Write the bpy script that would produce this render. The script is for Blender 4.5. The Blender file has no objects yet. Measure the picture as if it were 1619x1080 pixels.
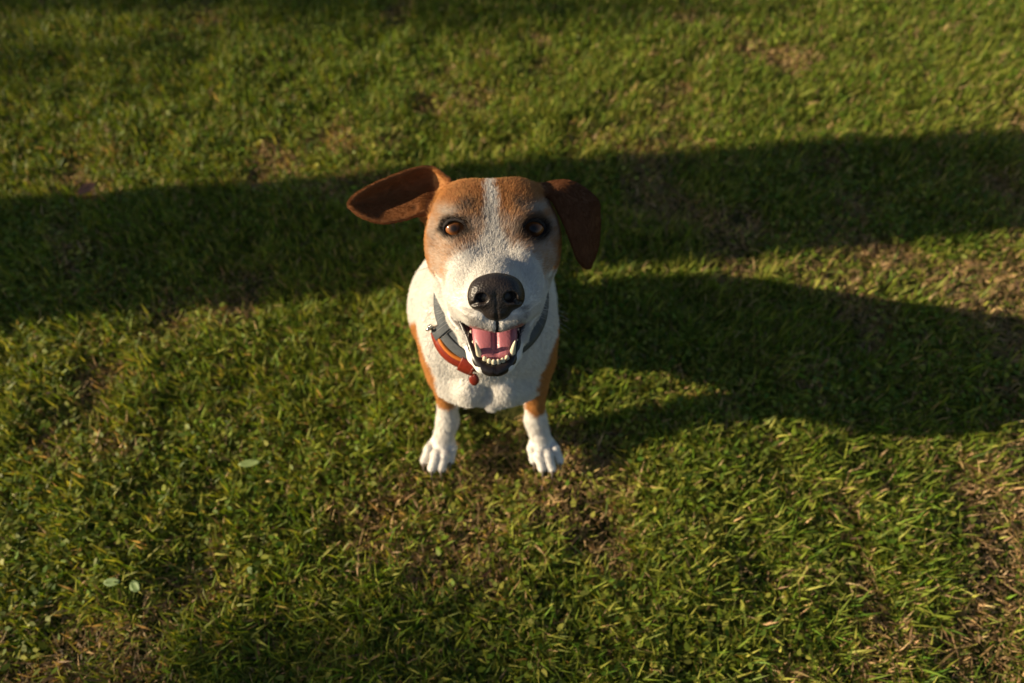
import bpy, bmesh, math, time
import numpy as np
from mathutils import Vector, Matrix, kdtree

T0 = time.time()
rng = np.random.default_rng(7)
scene = bpy.context.scene
COL = scene.collection
R_ = math.radians

# ------------------------------------------------------------------ camera
cam_d = bpy.data.cameras.new('camera')
cam_d.sensor_width = 36.0
cam_d.lens = 36.0 * 1000 / 1619
cam_d.clip_start = 0.02
cam_d.clip_end = 400
cam_d.dof.use_dof = True
cam_d.dof.focus_distance = 0.525
cam_d.dof.aperture_fstop = 3.8
cam = bpy.data.objects.new('camera', cam_d)
COL.objects.link(cam)
CAM = Vector((.03, -.356, .8))
cam.location = CAM
cam.rotation_euler = (R_(90 - 55), 0, 0)
scene.camera = cam

# ------------------------------------------------------------------ light
SUN_EL = R_(18)
SUN_FROM = Vector((-1, -.11, 0)).normalized()          # horizontal direction towards the sun
to_sun = (SUN_FROM * math.cos(SUN_EL) + Vector((0, 0, math.sin(SUN_EL)))).normalized()
world = bpy.data.worlds.new('World')
scene.world = world
world.use_nodes = True
wn = world.node_tree
bg = wn.nodes['Background']
sky = wn.nodes.new('ShaderNodeTexSky')
sky.sky_type = 'NISHITA'
sky.sun_disc = False
sky.sun_elevation = SUN_EL
sky.sun_rotation = math.atan2(to_sun.x, to_sun.y)
wn.links.new(sky.outputs[0], bg.inputs[0])
bg.inputs[1].default_value = 0.05
sun_d = bpy.data.lights.new('sun', 'SUN')
sun_d.energy = 5.0
sun_d.angle = R_(0.55)
sun_d.color = (1.0, .82, .57)
sun = bpy.data.objects.new('sun', sun_d)
sun.rotation_euler = to_sun.to_track_quat('Z', 'Y').to_euler()
COL.objects.link(sun)
vs = scene.view_settings
vs.view_transform = 'Standard'
vs.look = 'None'
vs.gamma = 1
vs.exposure = 0.74
vs.use_curve_mapping = False
scene.render.engine = 'CYCLES'
scene.cycles.use_denoising = True
scene.cycles.max_bounces = 6
scene.cycles.diffuse_bounces = 3
scene.cycles.transparent_max_bounces = 4
scene.cycles_curves.shape = 'RIBBONS'
scene.cycles_curves.subdivisions = 2


# ------------------------------------------------------------------ helpers
def tag(o, label=None, cat=None, group=None, kind=None):
    if label: o['label'] = label
    if cat: o['category'] = cat
    if group: o['group'] = group
    if kind: o['kind'] = kind
    return o


def empty(name, loc=(0, 0, 0)):
    o = bpy.data.objects.new(name, None)
    o.empty_display_size = .05
    o.location = loc
    COL.objects.link(o)
    return o


def np_mesh(name, V, faces4=None, faces3=None, smooth=True):
    me = bpy.data.meshes.new(name)
    V = np.ascontiguousarray(V, dtype=np.float32)
    me.vertices.add(len(V))
    me.vertices.foreach_set('co', V.ravel())
    loops, starts, tot, n = [], [], [], 0
    for F, k in ((faces4, 4), (faces3, 3)):
        if F is not None and len(F):
            loops.append(np.asarray(F, dtype=np.int32).ravel())
            starts.append(n + np.arange(len(F), dtype=np.int32) * k)
            tot.append(np.full(len(F), k, np.int32))
            n += len(F) * k
    loops = np.concatenate(loops)
    me.loops.add(len(loops))
    me.loops.foreach_set('vertex_index', loops)
    st = np.concatenate(starts)
    me.polygons.add(len(st))
    me.polygons.foreach_set('loop_start', st)
    me.polygons.foreach_set('loop_total', np.concatenate(tot))
    me.update(calc_edges=True)
    if smooth:
        me.polygons.foreach_set('use_smooth', np.ones(len(st), bool))
    return me


def link(name, me, mat, parent=None):
    o = bpy.data.objects.new(name, me)
    if mat is not None:
        me.materials.append(mat)
    COL.objects.link(o)
    if parent is not None:
        o.parent = parent
        o.matrix_parent_inverse = Matrix.Translation(-parent.location)
    return o


def add_color(me, name, C):
    a = me.attributes.new(name, 'FLOAT_COLOR', 'POINT')
    C4 = np.ones((len(C), 4), np.float32)
    C4[:, :3] = C
    a.data.foreach_set('color', C4.ravel())


def hash3(i, j, k):
    h = (i.astype(np.int64) * 374761393 + j.astype(np.int64) * 668265263 + k.astype(np.int64) * 2147483647 % 1274126177) & 0x7fffffff
    h = ((h ^ (h >> 13)) * 1274126177) & 0x7fffffff
    return ((h ^ (h >> 16)) & 0xffff) / 65535.0


def vnoise(P, s=1.0, seed=0):
    Q = np.asarray(P, dtype=np.float64) * s + seed * 17.31
    if Q.shape[1] == 2:
        Q = np.concatenate([Q, np.zeros((len(Q), 1))], 1)
    I = np.floor(Q)
    f = Q - I
    f = f * f * (3 - 2 * f)
    I = I.astype(np.int64)
    r = 0
    for a in (0, 1):
        for b in (0, 1):
            for c in (0, 1):
                w = (f[:, 0] if a else 1 - f[:, 0]) * (f[:, 1] if b else 1 - f[:, 1]) * (f[:, 2] if c else 1 - f[:, 2])
                r = r + w * hash3(I[:, 0] + a, I[:, 1] + b, I[:, 2] + c)
    return r


def fbm(P, s, seed=0, o=3):
    r, a, t = 0, 1.0, 0
    for k in range(o):
        r = r + a * vnoise(P, s * 2 ** k, seed + k)
        t += a
        a *= .5
    return r / t


def sstep(a, b, x):
    t = np.clip((x - a) / (b - a), 0, 1)
    return t * t * (3 - 2 * t)


def new_mat(name):
    m = bpy.data.materials.new(name)
    m.use_nodes = True
    return m, m.node_tree, m.node_tree.nodes['Principled BSDF']


def simple_mat(name, col, rough=.6, spec=.4, noise=0, scale=200, bump=0, coat=0):
    m, nt, b = new_mat(name)
    b.inputs['Roughness'].default_value = rough
    b.inputs['Specular IOR Level'].default_value = spec
    b.inputs['Coat Weight'].default_value = coat
    tc = nt.nodes.new('ShaderNodeTexCoord')
    n = nt.nodes.new('ShaderNodeTexNoise')
    n.inputs['Scale'].default_value = scale
    n.inputs['Detail'].default_value = 4
    nt.links.new(tc.outputs['Object'], n.inputs['Vector'])
    mx = nt.nodes.new('ShaderNodeMixRGB')
    mx.inputs[1].default_value = tuple(c * (1 - noise) for c in col) + (1,)
    mx.inputs[2].default_value = tuple(min(1, c * (1 + noise)) for c in col) + (1,)
    nt.links.new(n.outputs[0], mx.inputs[0])
    nt.links.new(mx.outputs[0], b.inputs['Base Color'])
    if bump:
        bp = nt.nodes.new('ShaderNodeBump')
        bp.inputs['Strength'].default_value = bump
        bp.inputs['Distance'].default_value = .001
        nt.links.new(n.outputs[0], bp.inputs['Height'])
        nt.links.new(bp.outputs[0], b.inputs['Normal'])
    return m


# ------------------------------------------------------------------ ground
def ground_z(xy):
    return -.024 + .022 * (fbm(xy, 13, 3, 2) - .5)


def make_ground():
    fine = np.arange(-2.2, 2.2001, .04)
    far = np.array([2.6, 3.2, 4, 5.5, 8, 12, 18, 30, 50, 90])
    ax = np.concatenate([-far[::-1], fine, far])
    X, Y = np.meshgrid(ax, ax + .6, indexing='ij')
    P = np.stack([X.ravel(), Y.ravel()], 1)
    V = np.concatenate([P, ground_z(P)[:, None]], 1)
    n = len(ax)
    I = np.arange(n * n).reshape(n, n)
    F = np.stack([I[:-1, :-1].ravel(), I[1:, :-1].ravel(), I[1:, 1:].ravel(), I[:-1, 1:].ravel()], 1)
    me = np_mesh('ground', V, F)
    m, nt, b = new_mat('soil_and_thatch')
    b.inputs['Roughness'].default_value = .95
    b.inputs['Specular IOR Level'].default_value = .1
    tc = nt.nodes.new('ShaderNodeTexCoord')
    n1 = nt.nodes.new('ShaderNodeTexNoise'); n1.inputs['Scale'].default_value = 160; n1.inputs['Detail'].default_value = 6
    n2 = nt.nodes.new('ShaderNodeTexNoise'); n2.inputs['Scale'].default_value = 9; n2.inputs['Detail'].default_value = 4
    r1 = nt.nodes.new('ShaderNodeValToRGB')
    r1.color_ramp.elements[0].position = .35; r1.color_ramp.elements[0].color = (.012, .012, .004, 1)
    r1.color_ramp.elements[1].position = .7; r1.color_ramp.elements[1].color = (.09, .062, .025, 1)
    r2 = nt.nodes.new('ShaderNodeValToRGB')
    r2.color_ramp.elements[0].position = .35; r2.color_ramp.elements[0].color = (.03, .05, .008, 1)
    r2.color_ramp.elements[1].position = .7; r2.color_ramp.elements[1].color = (.085, .11, .022, 1)
    mx = nt.nodes.new('ShaderNodeMixRGB')
    bp = nt.nodes.new('ShaderNodeBump'); bp.inputs['Strength'].default_value = .8; bp.inputs['Distance'].default_value = .006
    for nn in (n1, n2): nt.links.new(tc.outputs['Object'], nn.inputs['Vector'])
    nt.links.new(n1.outputs[0], r1.inputs[0]); nt.links.new(n1.outputs[0], r2.inputs[0])
    nt.links.new(n2.outputs[0], mx.inputs[0]); nt.links.new(r1.outputs[0], mx.inputs[1]); nt.links.new(r2.outputs[0], mx.inputs[2])
    nt.links.new(mx.outputs[0], b.inputs['Base Color']); nt.links.new(n1.outputs[0], bp.inputs['Height']); nt.links.new(bp.outputs[0], b.inputs['Normal'])
    tag(link('ground', me, m), kind='structure')


make_ground()


# ------------------------------------------------------------------ grass
def grass_material():
    m, nt, b = new_mat('grass_blades')
    at = nt.nodes.new('ShaderNodeAttribute'); at.attribute_name = 'col'
    b.inputs['Roughness'].default_value = .5
    b.inputs['Specular IOR Level'].default_value = .16
    tr = nt.nodes.new('ShaderNodeBsdfTranslucent')
    mul = nt.nodes.new('ShaderNodeMixRGB'); mul.blend_type = 'MULTIPLY'; mul.inputs[0].default_value = 1
    mul.inputs[2].default_value = (1.5, 1.3, .5, 1)
    mix = nt.nodes.new('ShaderNodeMixShader'); mix.inputs[0].default_value = .3
    nt.links.new(at.outputs['Color'], b.inputs['Base Color'])
    nt.links.new(at.outputs['Color'], mul.inputs[1]); nt.links.new(mul.outputs[0], tr.inputs[0])
    nt.links.new(b.outputs[0], mix.inputs[1]); nt.links.new(tr.outputs[0], mix.inputs[2])
    nt.links.new(mix.outputs[0], nt.nodes['Material Output'].inputs[0])
    return m


GRASS = grass_material()


def in_view(xy, margin):
    """trapezoid of lawn the camera sees, grown by a margin"""
    t = (xy[:, 1] + .3) / 1.55
    half = .60 + .70 * t + margin
    return (xy[:, 1] > -.30 - margin) & (xy[:, 1] < 1.28 + margin) & (np.abs(xy[:, 0] - .03) < half)


def dryness(xy):
    d = fbm(xy, 5.5, 11, 3)
    d2 = fbm(xy, 16, 21, 2)
    # thinner, strawy turf in front of the dog and towards the right
    bias = .10 * np.exp(-((xy[:, 0] - .15) ** 2 / .35 + (xy[:, 1] + .1) ** 2 / .05)) + .05 * sstep(.2, .9, xy[:, 0])
    return sstep(.56, .74, .62 * d + .38 * d2 + bias)


def blades(xy, L, W, tilt0, bend, az, roll, col, z0=None):
    n = len(xy)
    s = np.array([0, .48, 1.0])
    wd = np.array([.7, 1.0])
    P = np.zeros((n, 3, 3))
    z = ground_z(xy) if z0 is None else z0
    cur = np.concatenate([xy, z[:, None]], 1)
    P[:, 0] = cur
    ca, sa = np.cos(az), np.sin(az)
    for k in range(1, 3):
        th = tilt0 + bend * ((s[k] + s[k - 1]) / 2)
        d = np.stack([np.sin(th) * ca, np.sin(th) * sa, np.cos(th)], 1)
        cur = cur + d * (L * (s[k] - s[k - 1]))[:, None]
        P[:, k] = cur
    P[:, :, 2] = np.maximum(P[:, :, 2], (z + .0005)[:, None])
    side = np.stack([-sa, ca, np.zeros(n)], 1)
    upv = np.stack([np.cos(tilt0) * ca, np.cos(tilt0) * sa, -np.sin(tilt0)], 1)
    side = side * np.cos(roll)[:, None] + upv * np.sin(roll)[:, None]
    V = np.zeros((n, 5, 3))
    for k in range(2):
        off = side * (W * wd[k] / 2)[:, None]
        V[:, 2 * k] = P[:, k] - off
        V[:, 2 * k + 1] = P[:, k] + off
    V[:, 4] = P[:, 2]
    b = np.arange(n, dtype=np.int32)[:, None] * 5
    F4 = b + np.array([0, 1, 3, 2])
    F3 = b + np.array([2, 3, 4])
    C = np.repeat(col[:, None, :], 5, 1)
    return V.reshape(-1, 3), F4, F3, C.reshape(-1, 3)


def keepout(xy):
    k = ((xy[:, 0] / .105) ** 2 + ((xy[:, 1] - .20) / .135) ** 2 < 1)
    for sx in (-1, 1):
        k |= (((xy[:, 0] - sx * .072 - .003) / .024) ** 2 + ((xy[:, 1] - .021) / .026) ** 2 < 1)
    return k


def make_grass():
    out = []
    for dens, marg, inner, lo in ((205000, .05, None, 0), (17000, 0.75, .05, 1), (4000, 2.6, .75, 2)):
        x0, x1, y0, y1 = -1.35 - marg, 1.4 + marg, -.32 - marg, 1.3 + marg
        n = int(dens * (x1 - x0) * (y1 - y0))
        # tufts: offset each blade from a tuft centre
        nt_ = n // 14
        tc = rng.random((nt_, 2)) * [x1 - x0, y1 - y0] + [x0, y0]
        ti = rng.integers(0, nt_, n)
        xy = tc[ti] + rng.normal(0, .009, (n, 2))
        t_az = rng.random(nt_) * 2 * math.pi
        t_h = rng.normal(1, .36, nt_)
        t_hue = rng.normal(0, 1, nt_)
        ok = in_view(xy, marg)
        if lo: ok &= ~in_view(xy, inner)
        ok &= ~keepout(xy)
        dry = dryness(xy)
        ok &= rng.random(n) > .5 * dry
        xy, ti, dry = xy[ok], ti[ok], dry[ok]
        n = len(xy)
        rich = fbm(xy, 2.2, 5, 2)
        L = rng.gamma(5, .0182 / 5, n) * np.clip(t_h[ti], .4, 1.9) * (.72 + .6 * rich) * (1 - .35 * dry)
        L = np.clip(L, .006, .042) * (1, 1.35, 1.8)[lo]
        W = np.clip(rng.normal(.0020, .0005, n), .0009, .0036) * (1, 1.5, 2.8)[lo]
        near = np.exp(-((xy[:, 0]) ** 2 / .03 + (xy[:, 1] + .03) ** 2 / .01))
        L *= 1 - .15 * near
        tilt = np.abs(rng.normal(.58, .40, n))
        bend = rng.normal(.8, .7, n)
        az = t_az[ti] + rng.normal(0, 1.5, n)
        roll = rng.normal(0, .45, n)
        g = np.stack([.122 + .05 * rng.random(n), .180 + .06 * rng.random(n), .016 + .014 * rng.random(n)], 1)
        yel = sstep(.45, 1.0, rng.random(n) * .75 + .3 * rich + .08 * t_hue[ti] + .2 * dry)[:, None]
        g = g * (1 - yel) + np.array([.36, .350, .070]) * yel
        dk = (rng.random(n) < .30)[:, None]
        g = np.where(dk, g * np.array([.55, .65, .7]), g)
        straw = (rng.random(n) < .13 + .09 * sstep(0, .9, xy[:, 0]) + .50 * dry)[:, None]
        sc = np.array([.52, .385, .20]) * (.55 + .7 * rng.random((n, 1)))
        sc = sc * np.array([1, .92 + .0, .9]) + rng.normal(0, .012, (n, 3))
        col = np.where(straw, sc, g)
        col = np.clip(col * (.80 + .65 * rng.random((n, 1))), .004, .8)
        L = np.where(straw[:, 0], L * .8, L)
        tilt = np.where(straw[:, 0], np.clip(tilt + .15, 0, 1.4), tilt)
        clover = ~straw[:, 0] & (rng.random(n) < .07) & (vnoise(xy, 9, 77) > .45)
        L = np.where(clover, rng.normal(.0080, .0018, n), L); W = np.where(clover, L * .62, W)
        tilt = np.where(clover, 1.35, tilt); bend = np.where(clover, .1, bend)
        z0 = ground_z(xy) + np.where(clover, .008 + .012 * rng.random(n), 0)
        out.append(blades(xy, L, W, tilt, bend, az, roll, col, z0))
    # dead, matted straw lying on the soil
    n = 60000
    xy = rng.random((n, 2)) * [2.7, 1.75] + [-1.32, -.40]
    ok = in_view(xy, .06) & ~keepout(xy)
    dry = dryness(xy)
    ok &= rng.random(n) < .25 + .75 * dry
    xy, dry = xy[ok], dry[ok]
    n = len(xy)
    col = np.array([.36, .245, .115]) * (.25 + .85 * rng.random((n, 1))) + rng.normal(0, .01, (n, 3))
    z0 = ground_z(xy) + .002 + .008 * rng.random(n)
    out.append(blades(xy, np.clip(rng.normal(.017, .006, n), .006, .04), np.clip(rng.normal(.0018, .0006, n), .0008, .004),
                      rng.normal(1.45, .12, n), rng.normal(.1, .25, n), rng.random(n) * 6.283, rng.normal(0, .5, n), np.clip(col, .01, .8), z0))
    Vs, F4s, F3s, Cs, o = [], [], [], [], 0
    for V, F4, F3, C in out:
        Vs.append(V); F4s.append(F4 + o); F3s.append(F3 + o); Cs.append(C); o += len(V)
    me = np_mesh('grass', np.concatenate(Vs), np.concatenate(F4s), np.concatenate(F3s))
    add_color(me, 'col', np.concatenate(Cs))
    tag(link('grass', me, GRASS), 'short green lawn grass mixed with dry straw', 'grass', kind='stuff')
    print('grass tris', 2 * sum(map(len, F4s)) + sum(map(len, F3s)), time.time() - T0)


make_grass()

# ------------------------------------------------------------------ implicit modelling
f32 = np.float32


def ell(P, c, r):
    c = np.asarray(c, f32); r = np.asarray(r, f32)
    q = P - c
    k0 = np.sqrt(((q / r) ** 2).sum(1))
    k1 = np.sqrt(((q / (r * r)) ** 2).sum(1)) + 1e-9
    return np.where(k0 < 1e-3, -r.min(), k0 * (k0 - 1) / k1)


def cone(P, a, b, ra, rb):
    a = np.asarray(a, f32); b = np.asarray(b, f32)
    ba = b - a
    q = P - a
    t = np.clip(q @ ba / (ba @ ba), 0, 1)
    return np.sqrt(((q - t[:, None] * ba) ** 2).sum(1)) - (ra + (rb - ra) * t)


def su(a, b, k):
    h = np.clip(.5 + .5 * (b - a) / k, 0, 1)
    return b + (a - b) * h - k * h * (1 - h)


def ss(a, b, k):          # a minus b
    return -su(-a, b, k)


# head frame: origin at the tip of the nose, r = sideways, f = forward, u = up (millimetres)
NOSE = np.array([.018, -.051, .427])
e_, w_ = R_(32), R_(3)
HF = np.array([math.sin(w_) * math.cos(e_), -math.cos(w_) * math.cos(e_), math.sin(e_)])
HR = np.array([math.cos(w_), math.sin(w_), 0])
HU = -np.cross(HR, HF)
HM = np.stack([HR, HF, HU], 1).astype(f32)            # world -> local is q @ HM


def w2h(P):
    return ((P - NOSE.astype(f32)) @ HM) * f32(1000)


def h2w(Q):
    return np.asarray(Q, dtype=np.float64) / 1000 @ HM.T.astype(np.float64) + NOSE


# jaw frame inside the head frame: a = along the lower jaw, b = up out of the jaw
JA, JB, J0 = np.array([.72, -.694]), np.array([.694, .72]), np.array([-105., -25.])


def h2j(Q):
    d = Q[:, 1:3] - J0.astype(f32)
    return np.stack([Q[:, 0], d @ JA.astype(f32), d @ JB.astype(f32)], 1)


def j2h(r, a, b):
    fu = J0 + JA * a + JB * b
    return np.array([r, fu[0], fu[1]])


EYES = {-1: np.array([-31.5, -95.5, 30.]), 1: np.array([34.5, -95.5, 27.0])}
EYE_R = 13.9


def eye_axes(s):
    n = np.array([s * .03, .97, .22]); n /= np.linalg.norm(n)
    p = np.cross(n, [0, 0, 1.]); p /= np.linalg.norm(p)
    q = np.cross(p, n)
    return p, q, n


def catmull(pts, n):
    pts = np.asarray(pts, float)
    pp = np.concatenate([2 * pts[:1] - pts[1:2], pts, 2 * pts[-1:] - pts[-2:-1]])
    u = np.linspace(0, len(pts) - 1, n)
    i = np.minimum(u.astype(int), len(pts) - 2)
    t = (u - i)[:, None]
    p0, p1, p2, p3 = pp[i], pp[i + 1], pp[i + 2], pp[i + 3]
    return .5 * (2 * p1 + (p2 - p0) * t + (2 * p0 - 5 * p1 + 4 * p2 - p3) * t ** 2 + (3 * p1 - p0 - 3 * p2 + p3) * t ** 3)


def ear_sheet(A, B, cup, n=90, m=60, lip=0):
    """surface between two edge curves A and B (head mm), bowed along f"""
    a, b = catmull(A, n), catmull(B, n)
    t = np.linspace(0, 1, m)[None, :, None]
    S = a[:, None] * (1 - t) + b[:, None] * t
    k = np.sin(math.pi * t[..., 0])
    env = np.linspace(0, 1, n)[:, None]
    S[..., 1] -= cup(env) * k
    if lip: S[..., 1] += lip * np.clip((t[..., 0] - .62) / .38, 0, 1) ** 1.5 * np.sin(math.pi * np.clip(env * .9 + .08, 0, 1))
    return S.reshape(-1, 3)


# ear blown out sideways, its hollow turned to the camera
EAR_L = ear_sheet(
    [(-38, -138, 66), (-53, -142, 76), (-72, -138, 75), (-99, -130, 67), (-119, -121, 58), (-126, -116, 51)],
    [(-50, -120, 36), (-60, -118, 42), (-76, -116, 38), (-97, -113, 36), (-115, -112, 42), (-125.5, -115, 49)],
    lambda e: 15 * np.sin(math.pi * np.clip(e * .75 + .2, 0, 1)), lip=8)
# ear hanging down, folded over at the top
EAR_R = ear_sheet(
    [(34, -122, 50), (51, -110, 54), (62, -101, 36), (69, -96, 18), (76, -96, -1), (83, -99, -10)],
    [(40, -139, 57), (72, -138, 60), (96, -130, 45), (99, -126, 28), (97, -119, 5), (89, -106, -11)],
    lambda e: -8 * np.sin(math.pi * np.clip(e * .9, 0, 1)))


def cloud_dist(P, S, far=60.):
    lo, hi = S.min(0) - 14, S.max(0) + 14
    m = np.all((P > lo) & (P < hi), 1)
    d = np.full(len(P), far, f32)
    idx = np.nonzero(m)[0]
    if len(idx):
        kd = kdtree.KDTree(len(S))
        for i, c in enumerate(S): kd.insert(c, i)
        kd.balance()
        fd = kd.find
        d[idx] = np.array([fd(p)[2] for p in P[idx].tolist()], f32)
    return d


FOLD = [(52, -88, -9), (49.5, -84, -22), (46, -79, -36), (40, -74, -45), (31, -70, -53)]


def pathd(M, pts):
    d = None
    for a, b in zip(pts[:-1], pts[1:]):
        c = cone(M, a, b, 0, 0)
        d = c if d is None else np.minimum(d, c)
    return d


def sdf_head(Q):
    """Q in head mm"""
    M = Q.copy()
    M[:, 0] = np.abs(M[:, 0])
    d = ell(M, (23, -124, 25), (33, 50, 41))
    d = su(d, ell(M, (0, -120, 23), (38, 46, 43)), 10)
    d = su(d, ell(M, (38, -113, 4), (22.5, 33, 36)), 16)               # cheek
    d = su(d, ell(M, (26, -96, 40), (16, 13, 10)), 9)                  # brow
    d = su(d, ell(M, (24, -84, 10), (20, 26, 18)), 14)                 # under the eye
    d = su(d, ell(M, (0, -86, 17), (17, 20, 14)), 12)                  # stop
    up = ell(M, (0, -52, -4), (25, 50, 18))                            # muzzle
    up = su(up, ell(M, (0, -22, -6), (20, 17, 17)), 10)
    up = su(up, ell(M, (0, -17, -26), (15, 12, 11.5)), 6)                # upper lip under the nose
    up = su(up, ell(M, (14.5, -36, -20), (17, 31, 19)), 6)             # flews
    up = su(up, ell(M, (26, -62, -17), (16.5, 33, 25)), 12)
    d = su(d, up, 14)
    d = su(d, ell(M, (0, -118, -28), (38, 34, 30)), 18)                # throat
    # lower jaw, hanging open
    JQ = Q.copy(); JQ[:, 0] = np.abs(JQ[:, 0] + 3.2)
    J = h2j(JQ)
    pts = [(39, 0), (30, 32), (21.5, 55), (17.5, 71), (11, 80.5), (0, 83.5)]
    jw = None
    rad = [14, 9.5, 7, 6, 5.6, 5.4]
    for i in range(5):
        c = cone(J, (*pts[i], -3), (*pts[i + 1], -3), rad[i], rad[i + 1])
        jw = c if jw is None else su(jw, c, 5)
    jw = su(jw, ell(J, (0, 32, -13), (28, 44, 8)), 7)
    jw = su(jw, ell(J, (0, 67, -7), (16.5, 14, 6.5)), 8)
    d = su(d, jw, 7)
    d = su(d, cone(M, (37, -79, -22), (35, -78, -40), 8, 7), 8)        # corner of the mouth
    # groove under the nose
    d = ss(d, cone(M, (0, -4.5, -18), (0, -9, -42), 1.8, 1.6), 2.0)
    # smile fold running back over the cheek
    d = ss(d, pathd(M, FOLD) - 2.8, 2.5)
    # ears
    E = cloud_dist(Q, EAR_L) - 2.1
    d = su(d, E, 7)
    E = cloud_dist(Q, EAR_R) - 2.1
    d = su(d, E, 7)
    d = su(d, cone(Q, (-52, -124, 34), (-61, -117, 40), 9, 5), 6)      # ear root and inner fold
    d = ss(d, ell(Q, (-68, -114, 47), (5, 9, 3.5)), 2)
    d = ss(d, ell(M, (54, -80, 29), (11, 11, 11)), 10)
    # eyelids
    for s, c in EYES.items():
        p, q, n = eye_axes(s)
        d = su(d, np.sqrt(((Q - c.astype(f32)) ** 2).sum(1)) - 14.6, 5)
        L = (Q - c.astype(f32)) @ np.stack([p, q, n], 1).astype(f32)
        L[:, 1] += .6
        w, h = 9.6, 6.7
        cc = (w * w - h * h) / (2 * h)
        rr = cc + h
        lens = np.maximum(np.hypot(L[:, 0], L[:, 1] - cc) - rr, np.hypot(L[:, 0], L[:, 1] + cc) - rr)
        carve = np.maximum(lens, 3 - L[:, 2])
        d = ss(d, carve, 1.6)
    return d


def sdf(P):
    """whole dog, world metres"""
    P = P.astype(f32)
    M = P.copy()
    M[:, 0] = np.abs(M[:, 0] - .003)
    d = ell(P, (.004, .060, .240), (.070, .068, .083))                       # chest
    d = su(d, cone(P, (.004, .075, .240), (-.010, .125, .185), .062, .078), .03)
    d = su(d, cone(P, (-.010, .125, .185), (-.010, .240, .085), .080, .072), .03)
    d = su(d, ell(M, (.056, .215, .07), (.036, .080, .072)), .02)              # thigh
    d = su(d, cone(M, (.058, .20, .01), (.050, .115, .006), .020, .016), .012)   # hind foot
    d = su(d, cone(P, (.009, .056, .285), (.012, .072, .340), .048, .045), .022)  # neck
    d = su(d, ell(M, (.051, .046, .208), (.0235, .036, .074)), .018)           # shoulder
    d = su(d, cone(M, (.054, .060, .175), (.0545, .056, .112), .024, .0160), .014)  # upper foreleg
    d = su(d, cone(M, (.0545, .056, .112), (.0585, .040, .052), .0145, .0122), .010)
    d = su(d, cone(M, (.0585, .040, .052), (.066, .026, .024), .0130, .0140), .010)
    d = su(d, ell(M, (.0665, .022, .015), (.0155, .018, .013)), .006)        # paw
    d = su(d, ell(P, (.007, -.006, .186), (.009, .011, .013)), .011)          # breastbone
    d = su(d, ell(M, (.019, -.005, .204), (.014, .012, .019)), .011)
    d = su(d, ell(P, (.0065, .001, .166), (.006, .006, .011)), .009)
    d = su(d, ell(M, (.026, .022, .186), (.034, .030, .026)), .018)          # broad brisket
    for dx, y, r in ((-.0152, .003, .0060), (-.0054, -.0080, .0066), (.0058, -.0085, .0066), (.0158, .002, .0060)):
        kn = (.0690 + dx * 1.0, y + .0125, .0185)
        t = su(cone(M, (.0675 + dx * .7, .026, .020), kn, r * .8, r), cone(M, kn, (.0735 + dx * 1.14, y, .0080), r, r * .92), .003)
        d = su(d, t, .0026)
    d = su(d, cone(P, (-.01, .300, .03), (.06, .372, .014), .014, .009), .012)   # tail
    # head
    Q = w2h(P)
    near = np.all((Q > np.array([-150, -215, -135], f32)) & (Q < np.array([125, 30, 105], f32)), 1)
    h = np.full(len(P), .06, f32)
    if near.any():
        h[near] = sdf_head(Q[near]) * f32(.001)
    return su(d, h, .014)


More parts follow.
